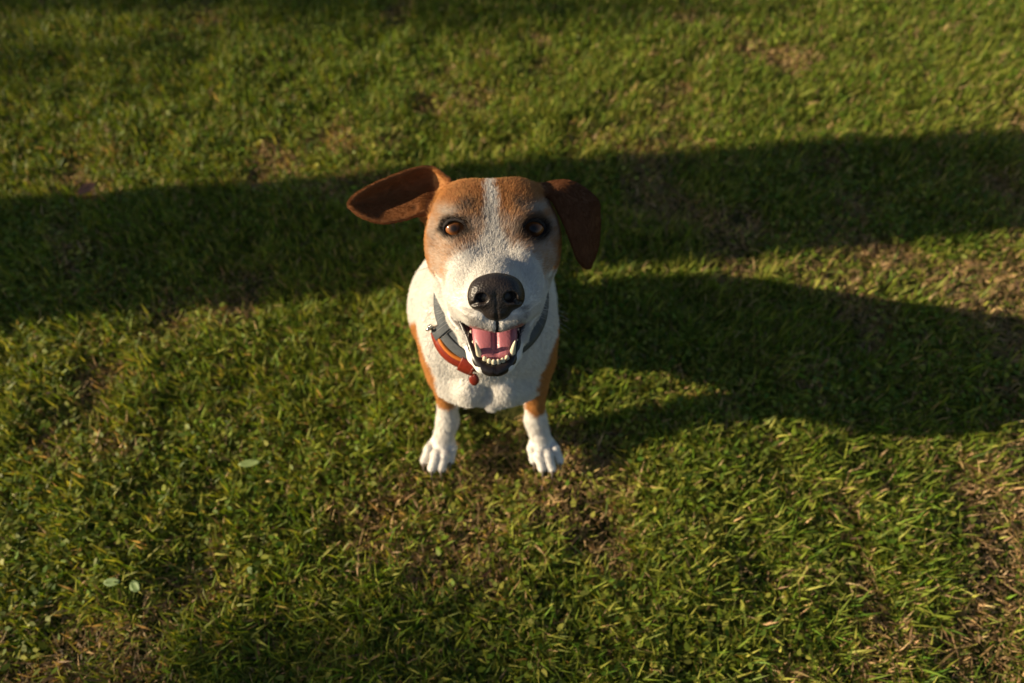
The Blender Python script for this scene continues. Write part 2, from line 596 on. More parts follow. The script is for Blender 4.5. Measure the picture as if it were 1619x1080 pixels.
def surface_nets(fn, lo, hi, h, levels=(4, 2)):
    lo, hi = np.asarray(lo, float), np.asarray(hi, float)
    big = levels[0]
    nb = np.ceil((hi - lo) / (h * big)).astype(int) + 1
    # coarse values
    st = h * big
    g = np.meshgrid(*[lo[i] + st * (np.arange(nb[i]) + .5 - .5 / big) for i in range(3)], indexing='ij')
    v = fn(np.stack([x.ravel() for x in g], 1).astype(f32)).reshape(nb)
    cur = big
    for nxt in list(levels[1:]) + [1]:
        k = cur // nxt
        for ax in range(3): v = np.repeat(v, k, axis=ax)
        band = st * 1.75
        st = h * nxt
        m = np.abs(v) < band
        I = np.nonzero(m)
        C = np.stack([lo[a] + st * (I[a] + .5 - .5 / nxt) for a in range(3)], 1).astype(f32)
        v[I] = fn(C)
        cur = nxt
    S = v < 0
    n = v.shape
    cnt = np.zeros([x - 1 for x in n], np.uint8)
    sl = lambda o, s: slice(o, s - 1 + o)
    for a in (0, 1):
        for b in (0, 1):
            for c in (0, 1):
                cnt += S[sl(a, n[0]), sl(b, n[1]), sl(c, n[2])]
    I = np.nonzero((cnt > 0) & (cnt < 8))
    cor = {}
    for a in (0, 1):
        for b in (0, 1):
            for c in (0, 1):
                cor[a, b, c] = v[I[0] + a, I[1] + b, I[2] + c]
    acc = np.zeros((len(I[0]), 3)); wt = np.zeros(len(I[0]))
    ks = list(cor)
    for p in ks:
        for ax in range(3):
            if p[ax] == 0:
                q = tuple(1 if i == ax else p[i] for i in range(3))
                va, vb = cor[p], cor[q]
                m = (va < 0) != (vb < 0)
                t = np.where(m, va / np.where(m, va - vb, 1), 0)
                pt = np.tile(np.array(p, float), (len(t), 1)); pt[:, ax] = t
                acc += pt * m[:, None]; wt += m
    V = lo + h * (np.stack(I, 1) + acc / wt[:, None])
    idm = np.full(cnt.shape, -1, np.int32)
    idm[I] = np.arange(len(I[0]))
    quads = []
    for ax in range(3):
        s0 = [slice(None)] * 3; s1 = [slice(None)] * 3
        s0[ax] = slice(0, -1); s1[ax] = slice(1, None)
        A, B = S[tuple(s0)], S[tuple(s1)]
        E = np.nonzero(A != B)
        b, c = [(1, 2), (2, 0), (0, 1)][ax]
        E = [x for x in E]
        ok = (E[b] > 0) & (E[c] > 0) & (E[b] < n[b] - 1) & (E[c] < n[c] - 1)
        E = [x[ok] for x in E]
        ins = A[tuple(E)]

        def cell(db, dc):
            X = list(E); X[b] = E[b] + db; X[c] = E[c] + dc
            return idm[tuple(X)]
        q = np.stack([cell(-1, -1), cell(0, -1), cell(0, 0), cell(-1, 0)], 1)
        q[~ins] = q[~ins][:, ::-1]
        quads.append(q)
    F = np.concatenate(quads)
    F = F[(F >= 0).all(1)]
    return V, F


def vert_normals(V, F):
    a = V[F[:, 2]] - V[F[:, 0]]; b = V[F[:, 3]] - V[F[:, 1]]
    fn = np.cross(a, b)
    N = np.zeros_like(V)
    for k in range(4):
        for c in range(3):
            N[:, c] += np.bincount(F[:, k], fn[:, c], len(V))
    return N / (np.linalg.norm(N, axis=1, keepdims=True) + 1e-12), fn


def relax(V, F, it=2):
    for _ in range(it):
        acc = np.zeros_like(V); w = np.zeros(len(V))
        for k in range(4):
            a, b = F[:, k], F[:, (k + 1) % 4]
            w += np.bincount(a, minlength=len(V))
            for c in range(3): acc[:, c] += np.bincount(a, V[b, c], len(V))
        V = V * .5 + .5 * acc / np.maximum(w, 1)[:, None]
    return V


bV, bF = surface_nets(sdf, (-.145, -.095, -.016), (.135, .385, .525), .00125, (8, 4, 2))
bV = relax(bV, bF, 2)
bN, bFN = vert_normals(bV, bF)
print('dog body', len(bV), time.time() - T0)

# ------------------------------------------------------------------ coat colouring
WHITE = np.array([.77, .74, .695]); TAN = np.array([.52, .250, .078]); RUST = np.array([.30, .105, .025])
DARK = np.array([.030, .022, .018]); EARB = np.array([.135, .050, .018]); GREY = np.array([.30, .26, .235])
PINK = np.array([.55, .20, .20]); LIP = np.array([.018, .014, .014]); BEIGE = np.array([.63, .51, .41])


def lerp(C, D, t):
    return C * (1 - t[:, None]) + D * t[:, None]


def coat(P, N, strands=False, gen=None):
    """colour of the coat at P; returns colours and a bare-skin mask"""
    n = len(P)
    Q = w2h(P.astype(f32)).astype(float)
    r, f, u = Q.T
    ar = np.abs(r + .5)
    nz = fbm(P, 90, 31, 3) - .5
    nz2 = fbm(P, 320, 41, 2) - .5
    jit = (gen.random(n) - .5) if strands else np.zeros(n)
    C = np.tile(WHITE, (n, 1))
    head = (np.all((Q > [-150, -165, -130]) & (Q < [125, 30, 105]), 1)) & (~((u < -42) & (f < -92)))
    # --- body: tan patches on the outside of the upper forelegs
    x, y, z = P.T
    ax = np.abs(x - .003)
    lim = .0555 - .012 * sstep(.15, .095, z) + .013 * sstep(.20, .26, z) + .008 * nz
    tanp = sstep(-.0025, .0025, ax - lim + .004 * jit) * sstep(.087, .095, z + .012 * nz + .012 * (x > 0)) * (1 - sstep(.245, .255, z + .02 * nz + 1.25 * np.maximum(y - .05, 0))) * (1 - sstep(.15, .17, y + .02 * nz + .3 * np.maximum(z - .2, 0))) * (1 - head)
    C = lerp(C, TAN * 1.02, tanp)
    # --- head
    hd = np.tile(TAN, (n, 1)) * (1 + .5 * nz[:, None])
    # deeper rust towards the back of the skull
    hd = lerp(hd, RUST * 1.35, .42 * sstep(-.05, .35, nz2 * 1.6 + .25 * sstep(40, 66, u)))
    # grizzled pale mask round the eyes and down the face
    de = np.minimum(np.linalg.norm(Q - EYES[-1], axis=1), np.linalg.norm(Q - EYES[1], axis=1))
    mask = (1 - sstep(49, 60, ar + 12 * nz)) * (1 - sstep(30, 48, u + 14 * nz)) * sstep(-118, -100, f)
    hd = lerp(hd, BEIGE, .08 * (1 - sstep(30, 50, ar)))
    hd = lerp(hd, BEIGE, np.clip(mask * (.88 + 1.1 * nz2 + .8 * jit), 0, 1))
    # tan runs from the inner eye corner down beside the muzzle
    run = np.exp(-(((ar - 23 - .20 * (u - 20)) / 8) ** 2)) * sstep(-4, 12, u) * (1 - sstep(24, 34, u)) * sstep(-98, -88, f)
    hd = lerp(hd, np.array([.33, .185, .105]), np.clip(run * (.75 + 1.2 * jit + 1.2 * nz2), 0, 1))
    # white blaze, widening into the white muzzle
    bl = 6.0 + 1.4 * np.sin(u * .16) + 7.5 * (1 - sstep(18, 44, u)) + 9 * nz * .6
    blaze = 1 - sstep(-1.6, 2.2, ar + 1.0 - bl + 5 * jit)
    muz = sstep(-4, 5, (f + 74) - .75 * np.maximum(u - 6, 0) - np.maximum(ar - 20, 0) * .62 + 10 * nz + 9 * jit)
    low = 1 - sstep(-17, -7, u - .05 * (ar - 50) + 10 * nz + 8 * jit - 2)
    wh = np.clip(np.maximum.reduce([blaze, muz, low]), 0, 1)
    # grey smudge on the blaze between the eyes
    sm = np.exp(-((r + 6) / 6) ** 2 - ((u - 42) / 11) ** 2)
    hd = lerp(hd, WHITE, wh)
    hd = lerp(hd, GREY * .8, np.clip(sm * (.35 + 1.5 * jit + nz2), 0, .9))
    # pale brows, dark brow spots
    for s in (-1, 1):
        c = EYES[s]
        br = np.exp(-((s * (r - c[0]) - 4) / 12) ** 2 - ((u - 46.5) / 4.5) ** 2)
        hd = lerp(hd, np.array([.60, .54, .47]), np.clip(br * (.9 + jit), 0, 1) * (f > -115))
        sp = np.exp(-((s * (r - c[0]) + 11) / 7) ** 2 - ((u - 51) / 4.5) ** 2)
        hd = lerp(hd, GREY * .35, np.clip(sp * (.85 + 1.4 * jit), 0, .95) * (f > -115))
        p, q, nn = eye_axes(s)
        L = (Q - c) @ np.stack([p, q, nn], 1)
        L[:, 0] *= -s                     # + towards the nose
        rr = np.hypot(L[:, 0] / 1.25, (L[:, 1] + .5) / 1.0)
        dk = (1 - sstep(9.2, 11.4 + (5.5 if s > 0 else 0), rr + 4 * jit + 5 * nz)) * (L[:, 2] > 0)  # wider round the right eye: some darker fur, mostly shade put into the coat
        tail = np.exp(-(((L[:, 1] + 3 + .1 * L[:, 0]) / 3.0) ** 2)) * sstep(7, 10, np.abs(L[:, 0])) * (1 - sstep(14, 19, np.abs(L[:, 0]))) * (L[:, 2] > 0)
        hd = lerp(hd, DARK, np.clip(np.maximum(dk * (1 + jit), .8 * tail * (.8 + jit)), 0, 1))
        rim = (1 - sstep(9.4, 10.4, np.hypot(L[:, 0] / 1.15, L[:, 1] * 1.12))) * (L[:, 2] > 0)
        hd = lerp(hd, LIP, rim)
    # peppered skin next to the nose and on the lip
    pep = np.exp(-((np.hypot(r, (u + 12)) - 22) / 5) ** 2) * sstep(-30, -18, f) * (u < -14)
    hd = lerp(hd, GREY * .7, np.clip(pep * (.55 + 1.3 * jit + nz2), 0, .85))
    # ears
    eL = (cloud_dist(Q.astype(f32), EAR_L) < 4.2) & (r < -52)
    eR = (cloud_dist(Q.astype(f32), EAR_R) < 4.6) & (r > 46)
    inner = np.array([.19, .072, .022])
    hd = np.where(eL[:, None], inner * (1 + .4 * nz[:, None]), hd)
    hd = np.where(eR[:, None], EARB * (1 + .4 * nz[:, None]), hd)
    C = np.where(head[:, None], hd, C)
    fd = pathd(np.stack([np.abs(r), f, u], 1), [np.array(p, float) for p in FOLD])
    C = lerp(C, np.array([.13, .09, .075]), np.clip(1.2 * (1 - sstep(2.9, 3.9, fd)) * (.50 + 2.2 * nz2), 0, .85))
    # --- bare skin: mouth, lips, lids
    J = h2j(Q.astype(f32)).astype(float)
    NL = N @ HM.astype(float)
    nb_ = NL[:, 1] * JB[0] + NL[:, 2] * JB[1]
    na_ = NL[:, 1] * JA[0] + NL[:, 2] * JA[1]
    jr, ja, jb = J.T
    jr = jr + 3.2
    outer = np.interp(ja, [0, 32, 55, 71, 80.5, 83.5], [39, 30, 21.5, 17.5, 13, 8])
    dist_in = outer - np.abs(jr)
    jaw_in = head & (ja > 18) & (ja < 83) & (jb > -9) & (jb < 15) & (nb_ > .22) & (u < -20) & (np.abs(jr) < outer + 1)
    tip = (ja > 86) & (nb_ < .3)
    jaw_in &= ~tip
    under = head & (u < -18) & (NL[:, 2] < -.55) & (f > -96) & (f < -8) & (jb > 12) & (ar < 42)
    throat = head & (ar < 33) & (f > -100) & (f < -50) & (u < -24) & (jb > -4) & (NL[:, 1] > -.2) & (jb < 30) & (np.abs(jr) < outer - 4)
    bare = jaw_in | under | throat | (head & (ja > 62) & (jb > -6.5) & (u < -40))
    C = np.where(jaw_in[:, None], LIP, C)
    deep = jaw_in & (dist_in > 5.5) & (ja < 76)
    C = np.where(deep[:, None], PINK * .55, C)
    spot = deep & (nz > -.02) & (ja > 70)
    C = np.where(spot[:, None], LIP, C)
    C = np.where(under[:, None], LIP * 1.3, C)
    C = np.where((throat | (under & (ar < 22)))[:, None], np.array([.34, .10, .10]), C)
    for s in (-1, 1):
        p, q, nn = eye_axes(s)
        L = (Q - EYES[s]) @ np.stack([p, q, nn], 1)
        bare |= (np.hypot(L[:, 0] / 1.15, L[:, 1] * 1.12) < 9.0) & (L[:, 2] > 0)
    phil = head & (np.abs(r) < 1.5) & (u < -19) & (u > -42) & (f > -24)
    C = np.where(phil[:, None], LIP * 1.5, C)
    bare |= phil
    bare |= (fd < 4.3)
    nose = (np.hypot(r / 20, (u + 4) / 15.5) < 1) & (f > -20)
    bare |= nose
    C = np.where(nose[:, None], LIP, C)
    C = np.clip(C * (1 + (.0 if not strands else .3) * (gen.random(n)[:, None] - .5 if strands else 0)), .004, .85)
    # toes: a little grey in the gaps
    return C, bare, head


DOG_BASE = (0, .1, 0)
dog = empty('dog', DOG_BASE)
tag(dog, 'white and tan short haired dog sitting on the lawn and looking up', 'dog')

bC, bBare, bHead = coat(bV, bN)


def skin_material():
    m, nt, b = new_mat('dog_skin')
    at = nt.nodes.new('ShaderNodeAttribute'); at.attribute_name = 'col'
    wet = nt.nodes.new('ShaderNodeAttribute'); wet.attribute_name = 'wet'
    mr = nt.nodes.new('ShaderNodeMapRange')
    mr.inputs['To Min'].default_value = .8; mr.inputs['To Max'].default_value = .3
    nt.links.new(wet.outputs['Fac'], mr.inputs[0]); nt.links.new(mr.outputs[0], b.inputs['Roughness'])
    nt.links.new(at.outputs['Color'], b.inputs['Base Color'])
    b.inputs['Specular IOR Level'].default_value = .3
    return m


def make_body():
    me = np_mesh('body', bV, bF)
    add_color(me, 'col', bC)
    a = me.attributes.new('wet', 'FLOAT', 'POINT')
    a.data.foreach_set('value', (bBare & (w2h(bV.astype(f32))[:, 2] < 5)).astype(f32))
    return link('body', me, skin_material(), dog)


make_body()


# ------------------------------------------------------------------ fur
def hair_object(name, pts, rad, C, mat, parent):
    """pts (n,k,3)"""
    n, k = pts.shape[:2]
    hc = bpy.data.hair_curves.new(name)
    hc.add_curves([k] * n)
    hc.attributes['position'].data.foreach_set('vector', np.ascontiguousarray(pts, f32).ravel()) if 'position' in hc.attributes else None
    ra = hc.attributes.get('radius') or hc.attributes.new('radius', 'FLOAT', 'POINT')
    ra.data.foreach_set('value', np.ascontiguousarray(rad, f32).ravel())
    ca = hc.attributes.new('col', 'FLOAT_COLOR', 'CURVE')
    C4 = np.ones((n, 4), f32); C4[:, :3] = C
    ca.data.foreach_set('color', C4.ravel())
    hc.materials.append(mat)
    o = bpy.data.objects.new(name, hc)
    COL.objects.link(o)
    o.parent = parent
    o.matrix_parent_inverse = Matrix.Translation(-parent.location)
    return o


def fur_material():
    m, nt, b = new_mat('fur')
    at = nt.nodes.new('ShaderNodeAttribute'); at.attribute_name = 'col'
    nt.links.new(at.outputs['Color'], b.inputs['Base Color'])
    b.inputs['Roughness'].default_value = .5
    b.inputs['Specular IOR Level'].default_value = .12
    tr = nt.nodes.new('ShaderNodeBsdfTranslucent')
    nt.links.new(at.outputs['Color'], tr.inputs[0])
    mix = nt.nodes.new('ShaderNodeMixShader'); mix.inputs[0].default_value = .25
    nt.links.new(b.outputs[0], mix.inputs[1]); nt.links.new(tr.outputs[0], mix.inputs[2])
    nt.links.new(mix.outputs[0], nt.nodes['Material Output'].inputs[0])
    return m


FUR = fur_material()


def make_fur(total=620000):
    fc = bV[bF].mean(1)
    area = np.linalg.norm(bFN, axis=1)
    Qc = w2h(fc.astype(f32))
    hd = (Qc[:, 1] > -160) & (Qc[:, 2] > -60) | ((Qc[:, 1] > -90) & (Qc[:, 2] > -120))
    w = area * np.where(hd, 5.0, 1.0)
    w *= np.where((fc[:, 1] > .17) & ~hd, .45, 1.0)
    w *= np.where(fc[:, 2] < .005, .2, 1.0)
    cs = np.cumsum(w); cs /= cs[-1]
    fi = np.searchsorted(cs, rng.random(total))
    fi = np.minimum(fi, len(bF) - 1)
    uv = rng.random((total, 2))
    a, b, c, d = (bV[bF[fi, k]] for k in range(4))
    u_, v_ = uv[:, :1], uv[:, 1:]
    P = a * (1 - u_) * (1 - v_) + b * u_ * (1 - v_) + c * u_ * v_ + d * (1 - u_) * v_
    N = bN[bF[fi, 0]] * (1 - u_) * (1 - v_) + bN[bF[fi, 1]] * u_ * (1 - v_) + bN[bF[fi, 2]] * u_ * v_ + bN[bF[fi, 3]] * (1 - u_) * v_
    N /= np.linalg.norm(N, axis=1, keepdims=True) + 1e-9
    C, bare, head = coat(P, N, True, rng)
    ok = ~bare
    P, N, C, head = P[ok], N[ok], C[ok], head[ok]
    n = len(P)
    Q = w2h(P.astype(f32)).astype(float)
    # flow: backwards over the head, downwards over the body
    back = -HF + .0 * HU
    side = np.clip(Q[:, :1] / 22, -1, 1) * HR
    fh = back[None] + side * (.30 * sstep(-20, -70, Q[:, 1]))[:, None] - HU[None] * (.25 * (1 - sstep(-30, 20, Q[:, 2])))[:, None]
    fb = np.tile(np.array([0, .12, -1.]), (n, 1)) + np.stack([.35 * np.sign(P[:, 0]) * (P[:, 2] > .1), np.zeros(n), np.zeros(n)], 1)
    Jq = h2j(Q.astype(f32)).astype(float)
    jawm = head & (Jq[:, 1] > 40) & (Jq[:, 2] < 9) & (Q[:, 2] < -38)
    fh = np.where(jawm[:, None], -(HF * .694 + HU * .72)[None] - .35 * (HF * .72 - HU * .694)[None], fh)
    lipm = head & ~jawm & (Q[:, 1] > -45) & (Q[:, 2] < -18)
    fh = np.where(lipm[:, None], -HU[None] + .5 * side - .35 * HF[None], fh)
    wv = (head * 1.0)[:, None]
    fl = fh * wv + fb * (1 - wv)
    L_j = head & (h2j(Q.astype(f32))[:, 1] > 60)
    earm = head & ((cloud_dist(Q.astype(f32), EAR_L) < 4.5) | (cloud_dist(Q.astype(f32), EAR_R) < 4.5))
    fl = np.where(earm[:, None], np.where(Q[:, :1] < 0, -HR - .1 * HU, -HU + .2 * HR), fl)
    # large swirls so that the coat is not combed flat
    sw = np.stack([fbm(P, 26, 51 + k, 2) - .5 for k in range(3)], 1)
    sw2 = np.stack([fbm(P, 140, 61 + k, 2) - .5 for k in range(3)], 1)
    fl = fl / np.linalg.norm(fl, axis=1, keepdims=True) + .7 * sw + .30 * sw2 + rng.normal(0, .12, (n, 3))
    t = fl - N * (fl * N).sum(1, keepdims=True)
    t /= np.linalg.norm(t, axis=1, keepdims=True) + 1e-9
    L = np.where(head, .0048, .0056)
    L = np.where(head & (Q[:, 1] > -60), 0.0036 - .0010 * sstep(-40, -10, Q[:, 1]), L)
    L = np.where(earm, .0028, L)
    L = np.where(~head & (P[:, 2] < .12), .0050, L)
    L = np.where(P[:, 2] < .035, .0030, L)
    L = np.where(L_j, .0026, L)
    L = L * (.7 + .6 * rng.random(n))
    lift = np.clip(np.where(head, .19, .19) + .12 * rng.normal(size=n), .08, .9)
    lift = np.where(earm, lift * .6, lift)
    s = np.array([0, .33, .67, 1.0])
    hh = np.array([0, .42, .78, 1.0])
    pts = P[:, None] - N[:, None] * .0003 + L[:, None, None] * (t[:, None] * (s ** 1.15)[None, :, None] * np.sqrt(1 - lift[:, None, None] ** 2) + N[:, None] * hh[None, :, None] * lift[:, None, None])
    rad = np.array([1., .9, .65, .12])[None] * np.where(head, .00012, .00020)[:, None] * (.8 + .4 * rng.random(n))[:, None]
    o = hair_object('fur', pts, rad, C, FUR, dog)
    o['kind'] = 'stuff'
    print('fur', n, time.time() - T0)


make_fur()


# whiskers and stray long hairs
def make_whiskers():
    pts, C, rad = [], [], []
    def add(q, d, L, droop, c=(.7, .68, .64)):
        P = h2w(np.array(q)); D = np.array(d, float); D /= np.linalg.norm(D)
        Dw = HR * D[0] + HF * D[1] + HU * D[2]
        s = np.linspace(0, 1, 6)[:, None]
        pts.append(P + Dw * s * L + np.array([0, 0, -1]) * droop * s ** 2 * L)
        C.append(c); rad.append(np.linspace(.00009, .00002, 6))
    for s in (-1, 1):
        for k in range(26):
            add((s * rng.uniform(22, 38), rng.uniform(-52, -18), rng.uniform(-30, -12)), (s * rng.uniform(.5, 1.2), rng.uniform(-.3, .6), rng.uniform(-.5, .2)), rng.uniform(.012, .034), rng.uniform(.1, .5))
        for k in range(0):
            add((s * rng.uniform(26, 42), -84, rng.uniform(43, 50)), (s * rng.uniform(.1, .8), .7, rng.uniform(.4, 1)), rng.uniform(.012, .024), .2)
        for k in range(3):
            add((s * 58, -95, rng.uniform(-8, 4)), (s, .2, -.2), rng.uniform(.015, .03), .2, (.2, .15, .1))
    for k in range(30):
        r = rng.uniform(-22, 16)
        a = 86 - .03 * r * r
        q = j2h(r, a, rng.uniform(-10, 0))
        add(q, (r / 30, .6 + .2 * rng.normal(), -.8), rng.uniform(.004, .012), .1)
    for k in range(0):
        r = rng.uniform(-26, 26)
        add((r, -8 - .02 * r * r, -28 - abs(r) * .25), (r / 50, .35, -.9), rng.uniform(.004, .009), .1)
    o = hair_object('whiskers', np.array(pts), np.array(rad), np.array(C), FUR, dog)
    o['kind'] = 'stuff'


make_whiskers()


# ------------------------------------------------------------------ nose
def nose_sdf(Q):
    M = Q.copy(); M[:, 0] = np.abs(M[:, 0])
    d = ell(M, (10.0, -11, -2.5), (11.8, 12, 13.0))
    d = su(d, ell(M, (0, -10.5, 3), (13, 10.5, 10.5)), 5)
    d = su(d, ell(M, (0, -10, -15), (13.0, 9.5, 10)), 5)
    d = su(d, ell(M, (15.5, -10, -7), (6, 8, 7.5)), 4)
    d = su(d, ell(M, (0, -9.5, -7), (9, 9.2, 9)), 3)
    d = ss(d, ell(M, (11.0, .8, -3.2), (5.0, 7.5, 4.6)), 2.0)
    d = ss(d, cone(M, (12, .5, -5), (19.5, -4, -9), 2.2, 1.2), 1.6)
    d = ss(d, cone(M, (0, 1.0, 1), (0, .6, -14), .9, 1.5), 1.0)
    d = ss(d, cone(M, (0, .6, -14), (0, -3.0, -28), 1.5, 1.8), 1.0)
    return d


nV, nF = surface_nets(lambda P: nose_sdf(P), (-26, -27, -31), (26, 6, 18), .6, (4, 2))
nV = relax(nV, nF, 1)


def nose_material():
    m, nt, b = new_mat('nose_leather')
    b.inputs['Roughness'].default_value = .42
    b.inputs['Specular IOR Level'].default_value = .55
    tc = nt.nodes.new('ShaderNodeTexCoord')
    vo = nt.nodes.new('ShaderNodeTexVoronoi'); vo.inputs['Scale'].default_value = 620
    no = nt.nodes.new('ShaderNodeTexNoise'); no.inputs['Scale'].default_value = 60
    rp = nt.nodes.new('ShaderNodeValToRGB')
    rp.color_ramp.elements[0].color = (.009, .007, .006, 1); rp.color_ramp.elements[1].color = (.034, .024, .020, 1)
    bp = nt.nodes.new('ShaderNodeBump'); bp.inputs['Strength'].default_value = .55; bp.inputs['Distance'].default_value = .0006; bp.invert = True
    nt.links.new(tc.outputs['Object'], vo.inputs['Vector']); nt.links.new(tc.outputs['Object'], no.inputs['Vector'])
    nt.links.new(no.outputs[0], rp.inputs[0]); nt.links.new(rp.outputs[0], b.inputs['Base Color'])
    nt.links.new(vo.outputs['Distance'], bp.inputs['Height']); nt.links.new(bp.outputs[0], b.inputs['Normal'])
    return m


# the head frame is left handed: flip the winding
link('nose', np_mesh('nose', h2w(nV), nF[:, ::-1]), nose_material(), dog)


# ------------------------------------------------------------------ eyes
def eye_material():
    m, nt, b = new_mat('eye')
    at = nt.nodes.new('ShaderNodeAttribute'); at.attribute_name = 'rad'
    rp = nt.nodes.new('ShaderNodeValToRGB')
    el = rp.color_ramp.elements
    el[0].position = 0; el[0].color = (.010, .007, .006, 1)
    el[1].position = .15; el[1].color = (.014, .008, .006, 1)
    for p, c in ((.24, (.07, .027, .010)), (.46, (.26, .085, .018)), (.66, (.17, .054, .012)), (.74, (.02, .01, .006)), (.84, (.25, .20, .17))):
        x = el.new(p); x.color = c + (1,)
    nt.links.new(at.outputs['Fac'], rp.inputs[0]); nt.links.new(rp.outputs[0], b.inputs['Base Color'])
    b.inputs['Roughness'].default_value = .5
    b.inputs['Specular IOR Level'].default_value = .12
    b.inputs['Coat Weight'].default_value = .7
    b.inputs['Coat Roughness'].default_value = .06
    return m


EYE = eye_material()
for s in (-1, 1):
    c = h2w(EYES[s])
    g = (np.array(CAM) - c); g /= np.linalg.norm(g)
    g = g + HR * (-.17 if s < 0 else .10); g /= np.linalg.norm(g)
    bm = bmesh.new()
    bmesh.ops.create_uvsphere(bm, u_segments=48, v_segments=36, radius=EYE_R / 1000)
    me = bpy.data.meshes.new('eye')
    bm.to_mesh(me); bm.free()
    V = np.zeros(len(me.vertices) * 3); me.vertices.foreach_get('co', V); V = V.reshape(-1, 3)
    rad = np.hypot(V[:, 0], V[:, 1]) / (EYE_R / 1000)
    rad = np.where(V[:, 2] > 0, rad, 1)
    V[:, 2] += np.where(V[:, 2] > 0, .0011 * np.clip(1 - (rad / .7) ** 2, 0, 1), 0)     # cornea
    q = Vector(g).to_track_quat('Z', 'Y').to_matrix()
    W = V @ np.array(q).T + c
    me.vertices.foreach_set('co', W.astype(f32).ravel())
    a = me.attributes.new('rad', 'FLOAT', 'POINT'); a.data.foreach_set('value', rad.astype(f32))
    me.polygons.foreach_set('use_smooth', np.ones(len(me.polygons), bool))
    me.update()
    link('eye', me, EYE, dog)

# ------------------------------------------------------------------ tongue and teeth
def tongue_sdf(J):
    d = ell(J, (0, 43, 2), (22, 37, 9))
    d = su(d, ell(J, (-12, 56, 5), (9, 18, 5)), 6)
    d = su(d, ell(J, (12, 56, 5), (9, 18, 5)), 6)
    d = ss(d, cone(J, (0, 10, 13), (.5, 74, 8.5), 1.6, 1.2), 4)
    return d


tV, tF = surface_nets(tongue_sdf, (-26, 0, -12), (26, 90, 20), .9, (4, 2))
tV = relax(tV, tF, 1)
tH = np.stack([tV[:, 0] * .90 - 2, J0[0] + JA[0] * tV[:, 1] + JB[0] * tV[:, 2], J0[1] + JA[1] * tV[:, 1] + JB[1] * tV[:, 2]], 1)
m, nt, b = new_mat('tongue')
b.inputs['Base Color'].default_value = (.43, .145, .17, 1)
b.inputs['Roughness'].default_value = .38
b.inputs['Subsurface Weight'].default_value = .25
b.inputs['Subsurface Radius'].default_value = (.004, .0012, .001)
tc = nt.nodes.new('ShaderNodeTexCoord'); no = nt.nodes.new('ShaderNodeTexNoise'); no.inputs['Scale'].default_value = 500
bp = nt.nodes.new('ShaderNodeBump'); bp.inputs['Strength'].default_value = .35; bp.inputs['Distance'].default_value = .0008
nt.links.new(tc.outputs['Object'], no.inputs['Vector']); nt.links.new(no.outputs[0], bp.inputs['Height']); nt.links.new(bp.outputs[0], b.inputs['Normal'])
TW = h2w(tH)


def orient(V, F):
    """make quads face outwards"""
    n, fn = vert_normals(V, F)
    c = V.mean(0)
    return F if ((V[F].mean(1) - c) * fn).sum() > 0 else F[:, ::-1]


link('tongue', np_mesh('tongue', TW, orient(TW, tF)), m, dog)

TOOTH = simple_mat('tooth_enamel', (.74, .66, .48), .25, .5, .08, 300)


def lathe_path(path, radii, seg=14, flat=1.0, flat_dir=None):
    """tapered tube along a path of world points"""
    path = np.asarray(path, float)
    V, F = [], []
    n = len(path)
    ref = np.array([1., 0, 0]) if flat_dir is None else np.asarray(flat_dir, float)
    for i in range(n):
        t = path[min(i + 1, n - 1)] - path[max(i - 1, 0)]
        t /= np.linalg.norm(t) + 1e-12
        a = ref - t * (ref @ t)
        if np.linalg.norm(a) < 1e-3: a = np.cross(t, [0, 0, 1.])
        a /= np.linalg.norm(a)
        b = np.cross(t, a)
        for k in range(seg):
            q = 2 * math.pi * k / seg
            V.append(path[i] + radii[i] * (a * math.cos(q) + b * math.sin(q) * flat))
    for i in range(n - 1):
        for k in range(seg):
            F.append((i * seg + k, i * seg + (k + 1) % seg, (i + 1) * seg + (k + 1) % seg, (i + 1) * seg + k))
    V.append(path[0]); V.append(path[-1])
    c0, c1 = len(V) - 2, len(V) - 1
    T = [(c0, (k + 1) % seg, k) for k in range(seg)] + [(c1, (n - 1) * seg + k, (n - 1) * seg + (k + 1) % seg) for k in range(seg)]
    return np.array(V), F, T


def tube(name, path, radii, mat, parent, **kw):
    V, F, T = lathe_path(path, radii, **kw)
    return link(name, np_mesh(name, V, F, T), mat, parent)


for s in (-1, 1):
    P = [h2w(j2h(-2 + s * (13.8 + .8 * k ** 1.3 * .40), 73.5 - .9 * k, -4 + 4.4 * k)) for k in range(7)]
    tube('canine_tooth', P, [.0025, .0028, .0027, .0024, .0020, .0014, .0005], TOOTH, dog)
for k in range(6):
    r = (k - 2.5) * 3.9
    a = 81.0 - .036 * r * r
    P = [h2w(j2h(r - 2, a - .25 * j, -3 + 2.5 * j + rng.uniform(-.3, .3))) for j in range(6)]
    tube('incisor_tooth', P, [.0017, .0020, .0022, .0022, .0019, .0011], TOOTH, dog, flat=.62)
for s in (-1, 1):
    for k in range(3):
        a = 60 - 10 * k
        P = [h2w(j2h(-2 + s * (19.5 + 1.7 * k), a, -3 + 2.2 * j)) for j in range(5)]
        tube('premolar_tooth', P, [.003, .0032, .003, .002, .0006], TOOTH, dog, flat=1.3)

GUM = simple_mat('gums', (.22, .075, .075), .3, .5, .75, 260)
gr_ = np.linspace(-17, 17, 23)
tube('gums', [h2w(j2h(r - 2, 81.2 - .038 * r * r, -1.2)) for r in gr_], [.0012] + [.0036] * 21 + [.0012], GUM, dog, seg=10)

